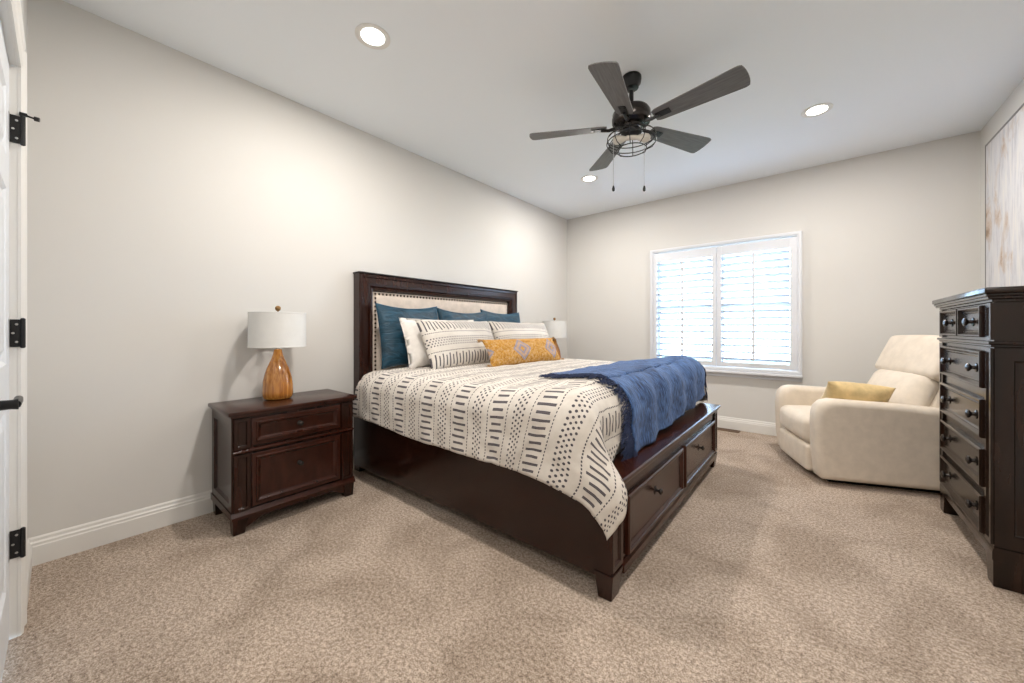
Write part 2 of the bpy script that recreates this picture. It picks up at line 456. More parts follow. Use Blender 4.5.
# stiles & rails
cols = [(LX0, LX0 + 0.115), (LX0 + W_ / 2 - 0.05, LX0 + W_ / 2 + 0.05), (LX1 - 0.115, LX1)]
rows = [(0.012, 0.22), (0.84, 1.00), (1.60, 1.71), (1.95, DZ - 0.004)]
for a, b in cols: box(bm, a, b, YL - 0.012, YL, 0.012, DZ - 0.004)
for a, b in rows: box(bm, LX0 + 0.115, LX1 - 0.115, YL - 0.012, YL - 0.0001, a, b)
for (a0, a1), (b0, b1) in (((cols[0][1]), (cols[1][0])),) and [((cols[0][1], cols[1][0]), (rows[i][1], rows[i + 1][0])) for i in range(3)] + [((cols[1][1], cols[2][0]), (rows[i][1], rows[i + 1][0])) for i in range(3)]:
    rings(bm, (a0, YL, b0), (1, 0, 0), (0, 0, 1), (0, 1, 0), a1 - a0, b1 - b0,
          [(0, -0.012), (0.0, 0), (0.012, -0.008), (0.03, -0.009), (0.05, -0.002), (0.06, -0.002)])
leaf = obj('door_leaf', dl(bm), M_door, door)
for z in (1.845, 1.105, 0.34):
    bm = B()
    box(bm, DX0 - 0.0005, DX0 + 0.0035, YL + 0.001, YF + 0.008, z - 0.05, z + 0.05, 0.0008)      # leaf on the jamb reveal
    lathe(bm, [(0.003, -0.055), (0.0065, -0.052), (0.0065, 0.052), (0.003, 0.055)], 12, origin=(DX0 + 0.004, YF + 0.012, z))
    hg = obj('hinge', dl(bm), M_black, door, smooth=True); hg['label'] = 'black hinge'
    bm = B()
    for dz in (-0.032, 0, 0.032): lathe(bm, [(0.004, 0), (0.0035, 0.0015), (0.001, 0.002)], 10, axis='x', origin=(DX0 + 0.0036, YL + 0.012 + (0.004 if dz else -0.004), z + dz))
    obj('screw', dl(bm), M_steel, hg)
    bm = B(); box(bm, LX0, LX0 + 0.028, YL - 0.001, YL + 0.0012, z - 0.05, z + 0.05)
    obj('hinge_plate', dl(bm), M_steel, hg)
bm = B()   # hinge pin door stop on the top hinge
z = 1.905
box(bm, DX0 + 0.0, DX0 + 0.012, YF + 0.004, YF + 0.022, z - 0.006, z + 0.004)
tube(bm, [(DX0 + 0.006, YF + 0.015, z), (DX0 + 0.012, YF + 0.028, z - 0.006), (DX0 + 0.02, YF + 0.040, z - 0.010)], 0.0035, 8)
tube(bm, [(DX0 + 0.02, YF + 0.038, z - 0.010), (DX0 + 0.022, YF + 0.050, z - 0.011)], 0.008, 10)
obj('door_stop', dl(bm), M_black, door)
bm = B(); lx, lz = DX1 - 0.065, 0.944
lathe(bm, [(0.033, 0), (0.033, 0.006), (0.028, 0.012), (0.012, 0.014), (0.011, 0.045), (0.013, 0.055), (0.005, 0.056)], 24, axis='y', origin=(lx, YL, lz))
tube(bm, [(lx + 0.008, YL + 0.05, lz), (lx - 0.05, YL + 0.052, lz), (lx - 0.115, YL + 0.05, lz)], [0.010, 0.008, 0.0075], 10)
obj('door_lever', dl(bm), M_black, door, smooth=True)['label'] = 'black lever handle'
bm = B(); tube(bm, [(lx - 0.115, YL + 0.05, lz), (lx - 0.130, YL + 0.048, lz)], [0.0078, 0.006], 10)
obj('lever_tip', dl(bm), M_steel, door, smooth=True)

# ------------------------------------------------------------------ window: casing, sill, sash, glass; plantation shutters
win = bpy.data.objects.new('window_1', None); C.objects.link(win); win.location = (-0.885, YB, 0.66); struct(win, 'white double window')
def wl(bm): bmesh.ops.translate(bm, verts=bm.verts, vec=-Vector(win.location)); return bm
bm = B()
rings(bm, (-1.642, YB, 0.655), (1, 0, 0), (0, 0, 1), (0, -1, 0), 1.514, 1.452, [(0, 0), (0, 0.046), (0.006, 0.052), (0.028, 0.052), (0.034, 0.044), (0.040, 0.044), (0.040, 0)], cap=False)
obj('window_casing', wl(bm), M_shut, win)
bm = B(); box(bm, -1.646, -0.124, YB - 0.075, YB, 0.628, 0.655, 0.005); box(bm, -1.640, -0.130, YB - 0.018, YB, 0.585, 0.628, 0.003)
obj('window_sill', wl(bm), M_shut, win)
bm = B()
YS = YB + 0.10
for a, b in ((WX0, WX0 + 0.05), (-0.925, -0.845), (WX1 - 0.05, WX1)): box(bm, a, b, YS - 0.03, YS + 0.03, WZ0, WZ1)
for a, b in ((WZ0, WZ0 + 0.06), (1.353, 1.378), (WZ1 - 0.05, WZ1)): box(bm, WX0, WX1, YS - 0.028, YS + 0.028, a, b)
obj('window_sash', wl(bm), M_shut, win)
for i, (a, b) in enumerate(((WX0 + 0.05, -0.925), (-0.845, WX1 - 0.05))):
    for c, d in ((WZ0 + 0.06, 1.353), (1.378, WZ1 - 0.05)):
        bm = B(); box(bm, a, b, YS - 0.002, YS + 0.002, c, d); obj('window_pane', wl(bm), M_glass, win)

def shutter(name, x0, x1, lx0, lx1, label):
    z0, z1 = 0.700, 2.055; y = YB - 0.032
    s = thing(name, label, 'shutter', ((x0 + x1) / 2, YB - 0.03, z0), group='plantation shutters in the window')
    off = Vector(s.location)
    def ob(nm, bm, mt, **k):
        bmesh.ops.translate(bm, verts=bm.verts, vec=-off); return obj(nm, bm, mt, s, **k)
    bm = B()
    for a, b in ((x0, lx0), (lx1, x1)): box(bm, a, b, y - 0.014, y + 0.014, z0, z1, 0.002)
    box(bm, lx0, lx1, y - 0.0135, y + 0.0135, z0, 0.752, 0.002); box(bm, lx0, lx1, y - 0.0135, y + 0.0135, 1.948, z1, 0.002)
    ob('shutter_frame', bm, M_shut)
    n = 16; p = (1.948 - 0.752) / n
    for k in range(n):
        bm = B(); zc = 0.752 + p * (k + 0.5); a = rad(-24)
        prof = [(-0.038, 0), (-0.03, 0.0035), (0, 0.0055), (0.03, 0.0035), (0.038, 0), (0.03, -0.0035), (0, -0.0055), (-0.03, -0.0035)]
        ca, sa = math.cos(a), math.sin(a)
        extrude_prof(bm, prof, lambda u, v, l: (l, y + u * ca - v * sa, zc + u * sa + v * ca), lx0 + 0.0015, lx1 - 0.0015)
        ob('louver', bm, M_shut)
    mx = (lx0 + lx1) / 2
    for a, b in ((0.78, 1.345), (1.375, 1.935)):
        bm = B(); box(bm, mx - 0.012, mx + 0.012, y - 0.062, y - 0.048, a, b, 0.003); ob('tilt_rod', bm, M_shut)
    for z in (0.86, 1.36, 1.9):
        bm = B(); hx = x0 if x0 < -1 else x1
        lathe(bm, [(0.004, -0.03), (0.004, 0.03)], 8, origin=(hx, y - 0.018, z))
        ob('shutter_hinge', bm, M_shut)
    return s
shutter('window_shutter', -1.599, -0.897, -1.557, -0.942, 'white plantation shutter, the left one, nearer the bed corner')
shutter('window_shutter', -0.893, -0.169, -0.846, -0.226, 'white plantation shutter, the right one, above the cream recliner')

# outside
bm = B(); box(bm, -30, 30, YB + T + 0.02, 60, -3.2, -3.0); o = obj('lawn', bm, M_lawn); struct(o, 'pale lawn outside')
nb = thing('neighbour_house', 'pale house faintly seen outside through the right shutter', 'house', (5.2, 34, -3.0))
bm = B(); box(bm, -6, 6, -3, 3, 0, 4.6); obj('house_wall', bm, M_siding, nb)
bm = B(); extrude_prof(bm, [(-3.4, 4.6), (3.4, 4.6), (0, 6.4)], lambda a, b, l: (l, a, b), -6.4, 6.4); obj('house_roof', bm, M_roof, nb)
for wx in (-4, -1.4, 1.4, 4):
    bm = B(); rings(bm, (wx - 0.6, -3, 2.3), (1, 0, 0), (0, 0, 1), (0, -1, 0), 1.2, 1.5, [(0, 0.0), (0, 0.06), (0.08, 0.06), (0.08, 0.02)]); obj('house_window', bm, M_hwin, nb)

# ------------------------------------------------------------------ recessed lights
def downlight(x, y, label):
    t = thing('recessed_light', label, 'ceiling light', (x, y, H), group='recessed downlights in the ceiling')
    bm = B(); n = 40
    prof = [(0.092, 0.0), (0.092, -0.004), (0.085, -0.006), (0.066, -0.004), (0.061, -0.0015), (0.061, 0)]
    R = [[bm.verts.new((r * math.cos(2 * math.pi * k / n), r * math.sin(2 * math.pi * k / n), h)) for k in range(n)] for r, h in prof]
    for i in range(len(R)):
        A, Z = R[i], R[(i + 1) % len(R)]
        for k in range(n): bm.faces.new([A[k], A[(k + 1) % n], Z[(k + 1) % n], Z[k]])
    obj('trim_ring', bm, M_trim, t, smooth=True)
    bm = B(); lathe(bm, [(0.060, -0.0035), (0.060, -0.0005)], 40); obj('light_lens', bm, M_emit, t)
    l = bpy.data.lights.new('downlight_glow', 'AREA'); l.shape = 'DISK'; l.size = 0.13; l.energy = LAMP_W; l.color = LAMP_COL
    lo = bpy.data.objects.new('downlight_glow', l); C.objects.link(lo); lo.parent = t; lo.location = (0, 0, -0.006)
for x, y, lb in ((-1.905, 1.10, 'lit round recessed light nearest the left wall above the nightstand'),
                 (-1.905, 3.62, 'lit round recessed light far off behind the ceiling fan blade'),
                 (-0.01, 3.56, 'lit round recessed light to the right of the ceiling fan'),
                 (-0.01, 1.05, 'lit round recessed light overhead, out of the picture'),
                 (0.03, -0.95, 'added unseen recessed fill light in the entry behind the camera')):  # entry downlight is unseen, added as fill for the room
    downlight(x, y, lb)

# ------------------------------------------------------------------ ceiling fan
fan = thing('ceiling_fan', 'black five-blade ceiling fan with caged light kit, grey blades', 'ceiling fan', (-0.93, 2.335, H))
bm = B(); lathe(bm, [(0.02, -0.078), (0.044, -0.074), (0.050, -0.055), (0.058, -0.046), (0.062, -0.02), (0.062, -0.006), (0.058, 0)], 32); obj('canopy', bm, M_black, fan, smooth=True)
bm = B(); lathe(bm, [(0.014, -0.19), (0.014, -0.09)], 16); obj('downrod', bm, M_black, fan, smooth=True)
bm = B(); lathe(bm, [(0.05, -0.318), (0.090, -0.312), (0.115, -0.300), (0.121, -0.285), (0.121, -0.262), (0.117, -0.258), (0.117, -0.235), (0.105, -0.215), (0.07, -0.203), (0.024, -0.196), (0.014, -0.18)], 40)
lathe(bm, [(0.050, -0.355), (0.056, -0.35), (0.056, -0.325), (0.062, -0.316)], 32)
obj('motor_housing', bm, M_bronze, fan, smooth=True)
bm = B(); lathe(bm, [(0.036, -0.378), (0.046, -0.372), (0.064, -0.362), (0.064, -0.350), (0.05, -0.345)], 32)
obj('light_fitter', bm, M_black, fan, smooth=True)
for k in range(5):
    a = rad(-8.5 + 72 * k)
    root = obj('blade', (lambda bm: (grid(bm, 22, 6, lambda u, v: (0, 0, 0)), bm)[1])(B()), [M_blade], fan)
    bpy.data.objects.remove(root)
    bm = B()
    def P(u, v, dz):
        x = 0.155 + u * 0.505
        w = 0.050 + 0.028 * min(1, u * 1.1)
        e = 1.0
        if u > 0.97: e = math.sqrt(max(0.0, 1 - ((u - 0.97) / 0.03) ** 2 * 0.16))
        if u < 0.06: e = 0.80 + 0.2 * math.sqrt(u / 0.06)
        xx = x - (0.011 * (abs(2 * v - 1) ** 2.5) if u > 0.9 else 0) * (u - 0.9) / 0.1 if u > 0.9 else x
        return Vector((xx, (2 * v - 1) * w * e, dz))
    g1 = grid(bm, 24, 8, lambda u, v: P(u, v, 0.003)); g2 = grid(bm, 24, 8, lambda u, v: P(u, v, -0.003))
    edge = lambda g: [g[i][0] for i in range(25)] + [g[24][j] for j in range(1, 9)] + [g[i][8] for i in range(23, -1, -1)] + [g[0][j] for j in range(7, 0, -1)]
    E1, E2 = edge(g1), edge(g2)
    for i in range(len(E1)): bm.faces.new([E1[i], E1[(i + 1) % len(E1)], E2[(i + 1) % len(E1)], E2[i]])
    rot = Matrix.Rotation(a, 4, 'Z') @ Matrix.Rotation(rad(-13), 4, 'X')
    o = obj('blade', bm, M_blade, fan, smooth=True, angle=50)
    o.matrix_local = Matrix.Translation((0, 0, -0.315)) @ rot
    bm = B()
    box(bm, 0.165, 0.255, -0.022, 0.022, -0.0075, -0.003, 0.002)
    tube(bm, [(0.100, -0.0, -0.005), (0.14, 0.0, -0.013), (0.19, 0.0, -0.009)], [0.012, 0.010, 0.009], 8)
    for yy in (-0.012, 0.012): lathe(bm, [(0.005, -0.010), (0.005, -0.007)], 8, origin=(0.235, yy, 0))
    br = obj('blade_arm', bm, M_black, o, smooth=True)
cage = None
bm = B()
CR = [(0.070, -0.338), (0.118, -0.352), (0.148, -0.385), (0.153, -0.418), (0.132, -0.450), (0.092, -0.468)]
for r, z in (CR[0], CR[2], CR[3], CR[5]):
    tube(bm, [(r * math.cos(2 * math.pi * k / 40), r * math.sin(2 * math.pi * k / 40), z) for k in range(40)], 0.0032, 6, closed=True)
for k in range(10):
    a = 2 * math.pi * k / 10
    tube(bm, [(r * math.cos(a), r * math.sin(a), z) for r, z in CR], 0.0028, 6)
cage = obj('light_cage', bm, M_black, fan, smooth=True)
for k in range(2):
    a = rad(30 + 180 * k)
    bm = B(); prof = [(0.012, 0.0), (0.014, 0.02), (0.024, 0.045), (0.029, 0.065), (0.026, 0.085), (0.014, 0.097), (0.002, 0.100)]
    lathe(bm, prof, 20); lathe(bm, [(0.016, -0.02), (0.017, -0.015), (0.017, 0.008), (0.015, 0.012)], 16)
    o = obj('bulb', bm, M_bulb, fan, smooth=True)
    o.matrix_local = Matrix.Translation((0.018 * math.cos(a), 0.018 * math.sin(a), -0.388)) @ Matrix.Rotation(a, 4, 'Z') @ Matrix.Rotation(rad(98), 4, 'Y')
for dx, dy in ((-0.089, -0.073), (0.064, 0.053)):
    bm = B(); tube(bm, [(dx * 0.62, dy * 0.62, -0.375), (dx, dy, -0.385), (dx, dy, -0.51), (dx, dy, -0.70)], 0.0016, 6)
    o = obj('pull_chain', bm, M_steel, fan)
    bm = B(); lathe(bm, [(0.003, -0.735), (0.0085, -0.730), (0.0095, -0.718), (0.006, -0.704), (0.002, -0.697)], 14, origin=(dx, dy, 0)); obj('chain_pull', bm, M_black, o, smooth=True)

# ------------------------------------------------------------------ nightstand (local: +x faces the room, origin at floor, back centre)
def knob(parent, x, y, z, s=1.0, sign=1, mat=None):
    bm = B(); lathe(bm, [(0.016 * s, 0), (0.016 * s, 0.003), (0.007 * s, 0.006), (0.006 * s, 0.014), (0.012 * s, 0.020), (0.0155 * s, 0.026), (0.014 * s, 0.031), (0.006 * s, 0.035), (0.001, 0.036)], 20, axis='x' if sign > 0 else '-x')
    return obj('knob', bm, mat or M_bronze, parent, loc=(x, y, z), smooth=True)
def drawer_front(parent, name, x, y0, y1, z0, z1, sign=1, mat=None, prof=None):
    """front face in the plane x, facing sign*x; origin kept at the drawer centre"""
    cy, cz = (y0 + y1) / 2, (z0 + z1) / 2; w, h = y1 - y0, z1 - z0
    prof = prof or [(0, -0.004), (0, 0.014), (0.004, 0.019), (0.012, 0.019), (0.017, 0.011), (0.020, 0.010), (0.024, 0.004), (0.030, 0.004)]
    bm = B(); rings(bm, (0, -w / 2, -h / 2), (0, 1, 0), (0, 0, 1), (sign, 0, 0), w, h, prof)
    return obj(name, bm, mat or M_wood, parent, loc=(x, cy, cz), smooth=True, angle=20)
NSX = XL + 0.016
ns = thing('nightstand', 'dark cherry nightstand with two drawers, against the left wall in front of the bed', 'nightstand', (NSX, 0.925, 0), group='matching nightstands')
hw = 0.330
bm = B()
box(bm, 0.012, 0.415, -hw, hw, 0.105, 0.640)
obj('cabinet_body', bm, M_woodv, ns)
bm = B(); box(bm, 0.0, 0.440, -0.358, 0.358, 0.648, 0.670, 0.005, 2); box(bm, 0.004, 0.430, -0.346, 0.346, 0.634, 0.649, 0.005, 2)
obj('top', bm, M_wood, ns, smooth=True, angle=30)
for s in (-1, 1):   # recessed side panel frame
    bm = B(); rings(bm, (0.012, s * hw, 0.118), (1, 0, 0), (0, 0, 1), (0, s, 0), 0.403, 0.515, [(0, 0), (0, 0.010), (0.045, 0.010), (0.050, 0.004), (0.055, 0.0)], cap=False)
    obj('side_panel', bm, M_woodv, ns)
for s in (-1, 1):   # fluted corner posts
    a = -hw if s < 0 else hw - 0.075
    for z0, z1 in ((0.462, 0.628), (0.122, 0.432)):
        bm = B(); rings(bm, (0.415, a, z0), (0, 1, 0), (0, 0, 1), (1, 0, 0), 0.075, z1 - z0, [(0, 0), (0, 0.016), (0.016, 0.016), (0.020, 0.008), (0.026, 0.008)])
        obj('corner_post', bm, M_woodv, ns, smooth=True, angle=20)
bm = B(); extrude_prof(bm, [(0.412, 0.436), (0.424, 0.436), (0.436, 0.443), (0.436, 0.450), (0.424, 0.458), (0.412, 0.458)], lambda a, b, l: (a, l, b), -hw - 0.004, hw + 0.004)
obj('waist_moulding', bm, M_wood, ns)
bm = B(); extrude_prof(bm, [(0.0, 0.085), (0.440, 0.085), (0.440, 0.100), (0.430, 0.112), (0.424, 0.122), (0.0, 0.122)], lambda a, b, l: (a, l, b), -hw - 0.014, hw + 0.014)
bm2 = bm; apron = [(-hw, 0.085), (-hw, 0.0)]
obj('base_moulding', bm, M_wood, ns)
# bracket feet and shaped apron
for x0, x1 in ((0.012, 0.075), (0.372, 0.436)):
    for s in (-1, 1):
        bm = B(); y0, y1 = (-hw - 0.008, -hw + 0.062) if s < 0 else (hw - 0.062, hw + 0.008)
        frus(bm, x0, x1, y0, y1, 0, 0.086, 0.004, 0.006, 0.004 if s < 0 else 0.012, 0.012 if s < 0 else 0.004)
        obj('foot', bm, M_woodv, ns, bevel=0.003)
bm = B(); n = 24; pts = [(-hw + 0.055, 0.086), (-hw + 0.055, 0.03)]
for k in range(n + 1):
    t = k / n; yy = -hw + 0.06 + t * (2 * hw - 0.12); e = min(t, 1 - t) * n / 3.5
    pts.append((yy, 0.03 + 0.034 * sm(e)))
pts += [(hw - 0.055, 0.03), (hw - 0.055, 0.086)]
extrude_prof(bm, pts, lambda a, b, l: (l, a, b), 0.405, 0.424); obj('apron', bm, M_wood, ns)
for z0, z1, nm in ((0.468, 0.622, 'drawer'), (0.130, 0.428, 'drawer')):
    d = drawer_front(ns, nm, 0.4155, -hw + 0.080, hw - 0.080, z0, z1, prof=[(0, -0.004), (0, 0.012), (0.005, 0.016), (0.020, 0.016), (0.024, 0.022), (0.030, 0.022), (0.038, 0.010), (0.046, 0.006), (0.050, 0.006)])
    knob(d, 0.006, 0, 0.005 if z0 > 0.4 else 0.03, 0.9)

# ------------------------------------------------------------------ lamp (local origin at base centre)
def lamp(loc, label):
    t = thing('table_lamp', label, 'lamp', loc, group='matching table lamps')
    bm = B(); lathe(bm, [(0.060, 0.0), (0.076, 0.006), (0.085, 0.022), (0.087, 0.045), (0.086, 0.080), (0.082, 0.120), (0.074, 0.160), (0.062, 0.200), (0.047, 0.235), (0.034, 0.265), (0.026, 0.295), (0.022, 0.318), (0.012, 0.322)], 48)
    obj('lamp_base', bm, M_lampwood, t, smooth=True)
    bm = B(); lathe(bm, [(0.010, 0.318), (0.010, 0.375), (0.018, 0.378), (0.018, 0.41), (0.003, 0.415)], 16)
    tube(bm, [(0, -0.0, 0.37), (0, -0.055, 0.42), (0, -0.05, 0.53), (0, 0, 0.558), (0, 0.05, 0.53), (0, 0.055, 0.42), (0, 0, 0.37)], 0.002, 6)
    obj('lamp_harp', bm, M_steel, t)
    bm = B(); n = 48; r0, r1, z0, z1 = 0.161, 0.159, 0.334, 0.556
    R = []
    for r, z in ((r0, z0), (r0 + 0.0012, z0 + 0.001), (r0 + 0.0012, z0 + 0.007), (r0, z0 + 0.008), (r1, z1 - 0.008), (r1 + 0.0012, z1 - 0.007), (r1 + 0.0012, z1 - 0.001), (r1, z1), (r1 - 0.003, z1), (r0 - 0.003, z0)):
        R.append([bm.verts.new((r * math.cos(2 * math.pi * k / n), r * math.sin(2 * math.pi * k / n), z)) for k in range(n)])
    for i in range(len(R)):
        A, Z = R[i], R[(i + 1) % len(R)]
        for k in range(n): bm.faces.new([A[k], A[(k + 1) % n], Z[(k + 1) % n], Z[k]])
    for k in range(3):
        a = 2 * math.pi * k / 3; tube(bm, [(0, 0, 0.550), (0.158 * math.cos(a), 0.158 * math.sin(a), 0.548)], 0.002, 5)
    obj('lamp_shade', bm, M_shade, t, smooth=True)
    bm = B(); lathe(bm, [(0.004, 0.550), (0.005, 0.566), (0.012, 0.570), (0.0165, 0.580), (0.0155, 0.592), (0.007, 0.600), (0.001, 0.601)], 20); obj('finial', bm, M_finial, t, smooth=True)
    return t
lp = lamp((-2.700, 0.894, 0.670), 'amber wood table lamp with white drum shade on the near nightstand')
copy_thing(ns, (NSX, 3.985, 0), 'dark cherry nightstand mostly hidden on the far side of the bed')
copy_thing(lp, (-2.70, 4.16, 0.670), 'far table lamp with white drum shade, beyond the bed pillows')

# ------------------------------------------------------------------ bed (root at floor under the bed centre; children in bed-local coords)
BC = Vector((-1.72, 2.43, 0))
bed = thing('storage_bed', 'dark cherry king storage bed with upholstered headboard and footboard drawers', 'bed', BC)
def bo(name, bm, mat, **k):
    bmesh.ops.translate(bm, verts=bm.verts, vec=-BC); return obj(name, bm, mat, bed, **k)
HY0, HY1, HT = 1.490, 3.474, 1.562
HX = -2.785
bm = B()
fw = 0.135
def hb_prof():   # (inset, height) from outside in
    return [(0, -0.085), (0, 0.0), (0.006, 0.006), (0.026, 0.006), (0.032, 0.000), (0.050, 0.002), (0.074, 0.006), (0.094, 0.000), (0.100, -0.010), (0.109, -0.004), (0.120, -0.008), (0.132, -0.034), (0.135, -0.036), (0.135, -0.085)]
# three-sided frame (legs run to the floor)
prof = hb_prof(); prev = None
def pathpts(ins, ht):
    return [(HX + ht, HY0 + ins, 0.0), (HX + ht, HY0 + ins, HT - ins), (HX + ht, HY1 - ins, HT - ins), (HX + ht, HY1 - ins, 0.0)]
P_ = [[bm.verts.new(p) for p in pathpts(i, h)] for i, h in prof]
for i in range(len(P_)):
    A, Z = P_[i], P_[(i + 1) % len(P_)]
    for k in range(3): bm.faces.new([A[k], A[k + 1], Z[k + 1], Z[k]])
bm.faces.new([q[0] for q in P_]); bm.faces.new([q[3] for q in P_][::-1])
bo('headboard_frame', bm, M_woodv, smooth=True, angle=25)
bm = B(); box(bm, HX - 0.088, HX + 0.013, HY0 - 0.007, HY1 + 0.007, HT, HT + 0.012, 0.004, 2); bo('headboard_cap', bm, M_mattewood)
# upholstered panel
bm = B(); py0, py1, pz0, pz1 = HY0 + fw, HY1 - fw, 0.50, HT - fw
def pan(u, v):
    e = min(u, 1 - u, ) * (py1 - py0); f = min(v, 1 - v) * (pz1 - pz0)
    d = min(e, f); return (HX - 0.040 + 0.022 * (1 - math.exp(-d / 0.03)), py0 + u * (py1 - py0), pz0 + v * (pz1 - pz0))
grid(bm, 90, 50, pan); box(bm, HX - 0.085, HX - 0.041, py0, py1, pz0, pz1)
up = bo('upholstered_panel', bm, M_linen, smooth=True)
bm = B()
def nail(y, z):
    lathe(bm, [(0.0095, 0), (0.0088, 0.003), (0.0055, 0.006), (0.0008, 0.0075)], 10, axis='x', origin=(HX - 0.024, y, z))
ni = 0.018
k = 0
y = py0 + ni
while y < py1 - ni + 0.001: nail(y, pz1 - ni); y += 0.0345
z = pz1 - ni - 0.0345
while z > 0.78:
    nail(py0 + ni, z); nail(py1 - ni, z); z -= 0.0345
o = bo('nailhead_trim', bm, M_nail, smooth=True); o['label'] = 'row of dark bronze nailheads'; o['kind'] = 'stuff'
bm = B(); box(bm, HX - 0.07, HX - 0.02, HY0 + 0.1, HY1 - 0.1, 0.12, 0.50); bo('headboard_lower_panel', bm, M_wood)
FX = -0.652
# side rails
for nm, y0, y1 in (('side_rail', 1.440, 1.470), ('side_rail', 3.395, 3.425)):
    bm = B(); box(bm, HX + 0.014, FX - 0.070, y0, y1, 0.075, 0.475, 0.003); bo(nm, bm, M_rail)
# footboard
bm = B(); box(bm, FX - 0.11, FX - 0.003, 1.455, 3.41, 0.10, 0.470); bo('footboard_body', bm, M_wood)
bm = B(); extrude_prof(bm, [(FX - 0.125, 0.462), (FX - 0.125, 0.495), (FX + 0.022, 0.495), (FX + 0.028, 0.490), (FX + 0.028, 0.478), (FX + 0.018, 0.470), (FX + 0.014, 0.456), (FX - 0.02, 0.450), (FX - 0.02, 0.462)], lambda a, b, l: (a, l, b), 1.398, 3.452)
bo('footboard_ledge', bm, M_wood, smooth=True, angle=30)
for y0, y1 in ((1.425, 1.525), (3.345, 3.435)):
    bm = B(); box(bm, FX - 0.070, FX - 0.001, y0, y1, 0.108, 0.456)
    rings(bm, (FX - 0.001, y0, 0.125), (0, 1, 0), (0, 0, 1), (1, 0, 0), y1 - y0, 0.330, [(0, 0), (0, 0.010), (0.020, 0.010), (0.026, 0.002), (0.030, 0.002)])
    bo('corner_post', bm, M_woodv, smooth=True, angle=20)
    bm = B(); frus(bm, FX - 0.074, FX + 0.010, y0 - 0.006, y1 + 0.004, 0.0, 0.112, 0.012, 0.012, 0.012, 0.022)
    bo('foot', bm, M_woodv, bevel=0.004)
bm = B(); extrude_prof(bm, [(FX - 0.10, 0.075), (FX + 0.012, 0.075), (FX + 0.012, 0.108), (FX + 0.002, 0.122), (FX - 0.10, 0.122)], lambda a, b, l: (a, l, b), 1.530, 3.340)
bo('bottom_rail', bm, M_wood)
for y0, y1 in ((1.575, 2.425), (2.475, 3.325)):
    d = drawer_front(bed, 'drawer', FX - 0.003 - BC.x, y0 - BC.y, y1 - BC.y, 0.132, 0.392, mat=M_wood,
        prof=[(0, -0.004), (0, 0.014), (0.005, 0.020), (0.016, 0.020), (0.020, 0.013), (0.026, 0.015), (0.034, 0.005), (0.040, 0.004)])
    kn = B()
    lathe(kn, [(0.022, 0), (0.021, 0.003), (0.015, 0.005), (0.007, 0.007), (0.006, 0.016), (0.012, 0.021), (0.0165, 0.028), (0.014, 0.034), (0.005, 0.038), (0.001, 0.039)], 24, axis='x')
    obj('knob', kn, M_bronze, d, loc=(0.004, -0.045, 0.025), smooth=True)
# support slats / foundation so the mattress rests on something
bm = B(); box(bm, HX + 0.02, FX - 0.12, 1.475, 3.39, 0.36, 0.435); bo('slat_base', bm, M_mattewood)

# ------------------------------------------------------------------ mattress
bm = B(); box(bm, HX + 0.012, -0.785, 1.485, 3.375, 0.436, 0.770, 0.05, 5)
mt = obj('mattress', bm, M_white, smooth=True); tag(mt, 'white mattress showing in a thin strip between comforter and footboard', 'mattress')

# ------------------------------------------------------------------ comforter
A0, A1, RB, XF, RAD = 1.490, 3.365, -2.600, -0.865, 0.115
def ztop(x, y=2.4):
    return 0.795 + 0.035 * sm((x + 1.35) / 0.5) + 0.010 * sm((y - 2.9) / 0.4) * sm((x + 1.2) / 0.3)
def cloth(a, b):
    """a = unrolled coordinate across the bed (world Y on top), b = unrolled along the bed (world X on top)"""
    s = 0
    if a < A0: oa, s, ya = A0 - a, -1, A0
    elif a > A1: oa, s, ya = a - A1, 1, A1
    else: oa, ya = 0., a
    ob = max(0., b - XF); xb = min(b, XF)
    z = ztop(xb, ya); rho = math.hypot(oa, ob)
    if rho < 1e-9:
        lift = 0.012 * min(1, (ya - A0) / 0.25, (A1 - ya) / 0.25)
        w = 0.010 * nz(xb * 3.1, ya * 3.1, 5.2) + 0.007 * nz(xb * 8, ya * 8, 1.2)
        return Vector((xb, ya, z + lift + w * min(1, (ya - A0) / .1, (A1 - ya) / .1)))
    da, db = oa / rho, ob / rho
    q = RAD * math.pi / 2
    if rho < q: g, d = RAD * math.sin(rho / RAD), RAD * (1 - math.cos(rho / RAD))
    else: g, d = RAD + 0.035 * (rho - q), RAD + (rho - q)
    c = 2 * da * db; t = sm(rho / 0.42)
    fx = (0.245 if s < 0 else 0.03) * c * t * (0.6 + 0.4 * sm((rho - .25) / .2)); fy = 0.02 * c * t
    if s < 0: fx -= 0.30 * max(0, d - 0.04) * sm((b + 1.45) / 0.6) * da
    if s > 0 and ob > 0: d = min(d, 0.325 + (1 - sm(ob / 0.12)) * 0.2)
    # soft vertical folds
    fold = (0.010 * nz(b * 3.3 + 3, 0.7, 0) + 0.006 * nz(b * 8.0, 2.1, 0)) * sm((d - 0.05) / 0.25) if db < 0.5 else 0
    foldf = (0.010 * nz(a * 4.0, 9.7, 0)) * sm((d - 0.05) / 0.2) if db >= 0.5 else 0
    wr = 0.010 * nz(b * 11, a * 7, 3) + 0.003 * nz(b * 26, a * 20, 7)
    return Vector((xb + db * g + fx + foldf + wr * db, ya + s * (da * g + fy + fold + wr), z - d))
def hem_side(b):   # unrolled length hanging over the sides
    t = (b - RB)
    return 0.375 + 0.035 * sm((t - 0.2) / 0.6) + 0.035 * sm((t - 1.3) / 0.45) + 0.006 * math.sin(b * 5.0) - 0.0 * t
FHEM = 0.320
bm = B(); NU, NV = 170, 200
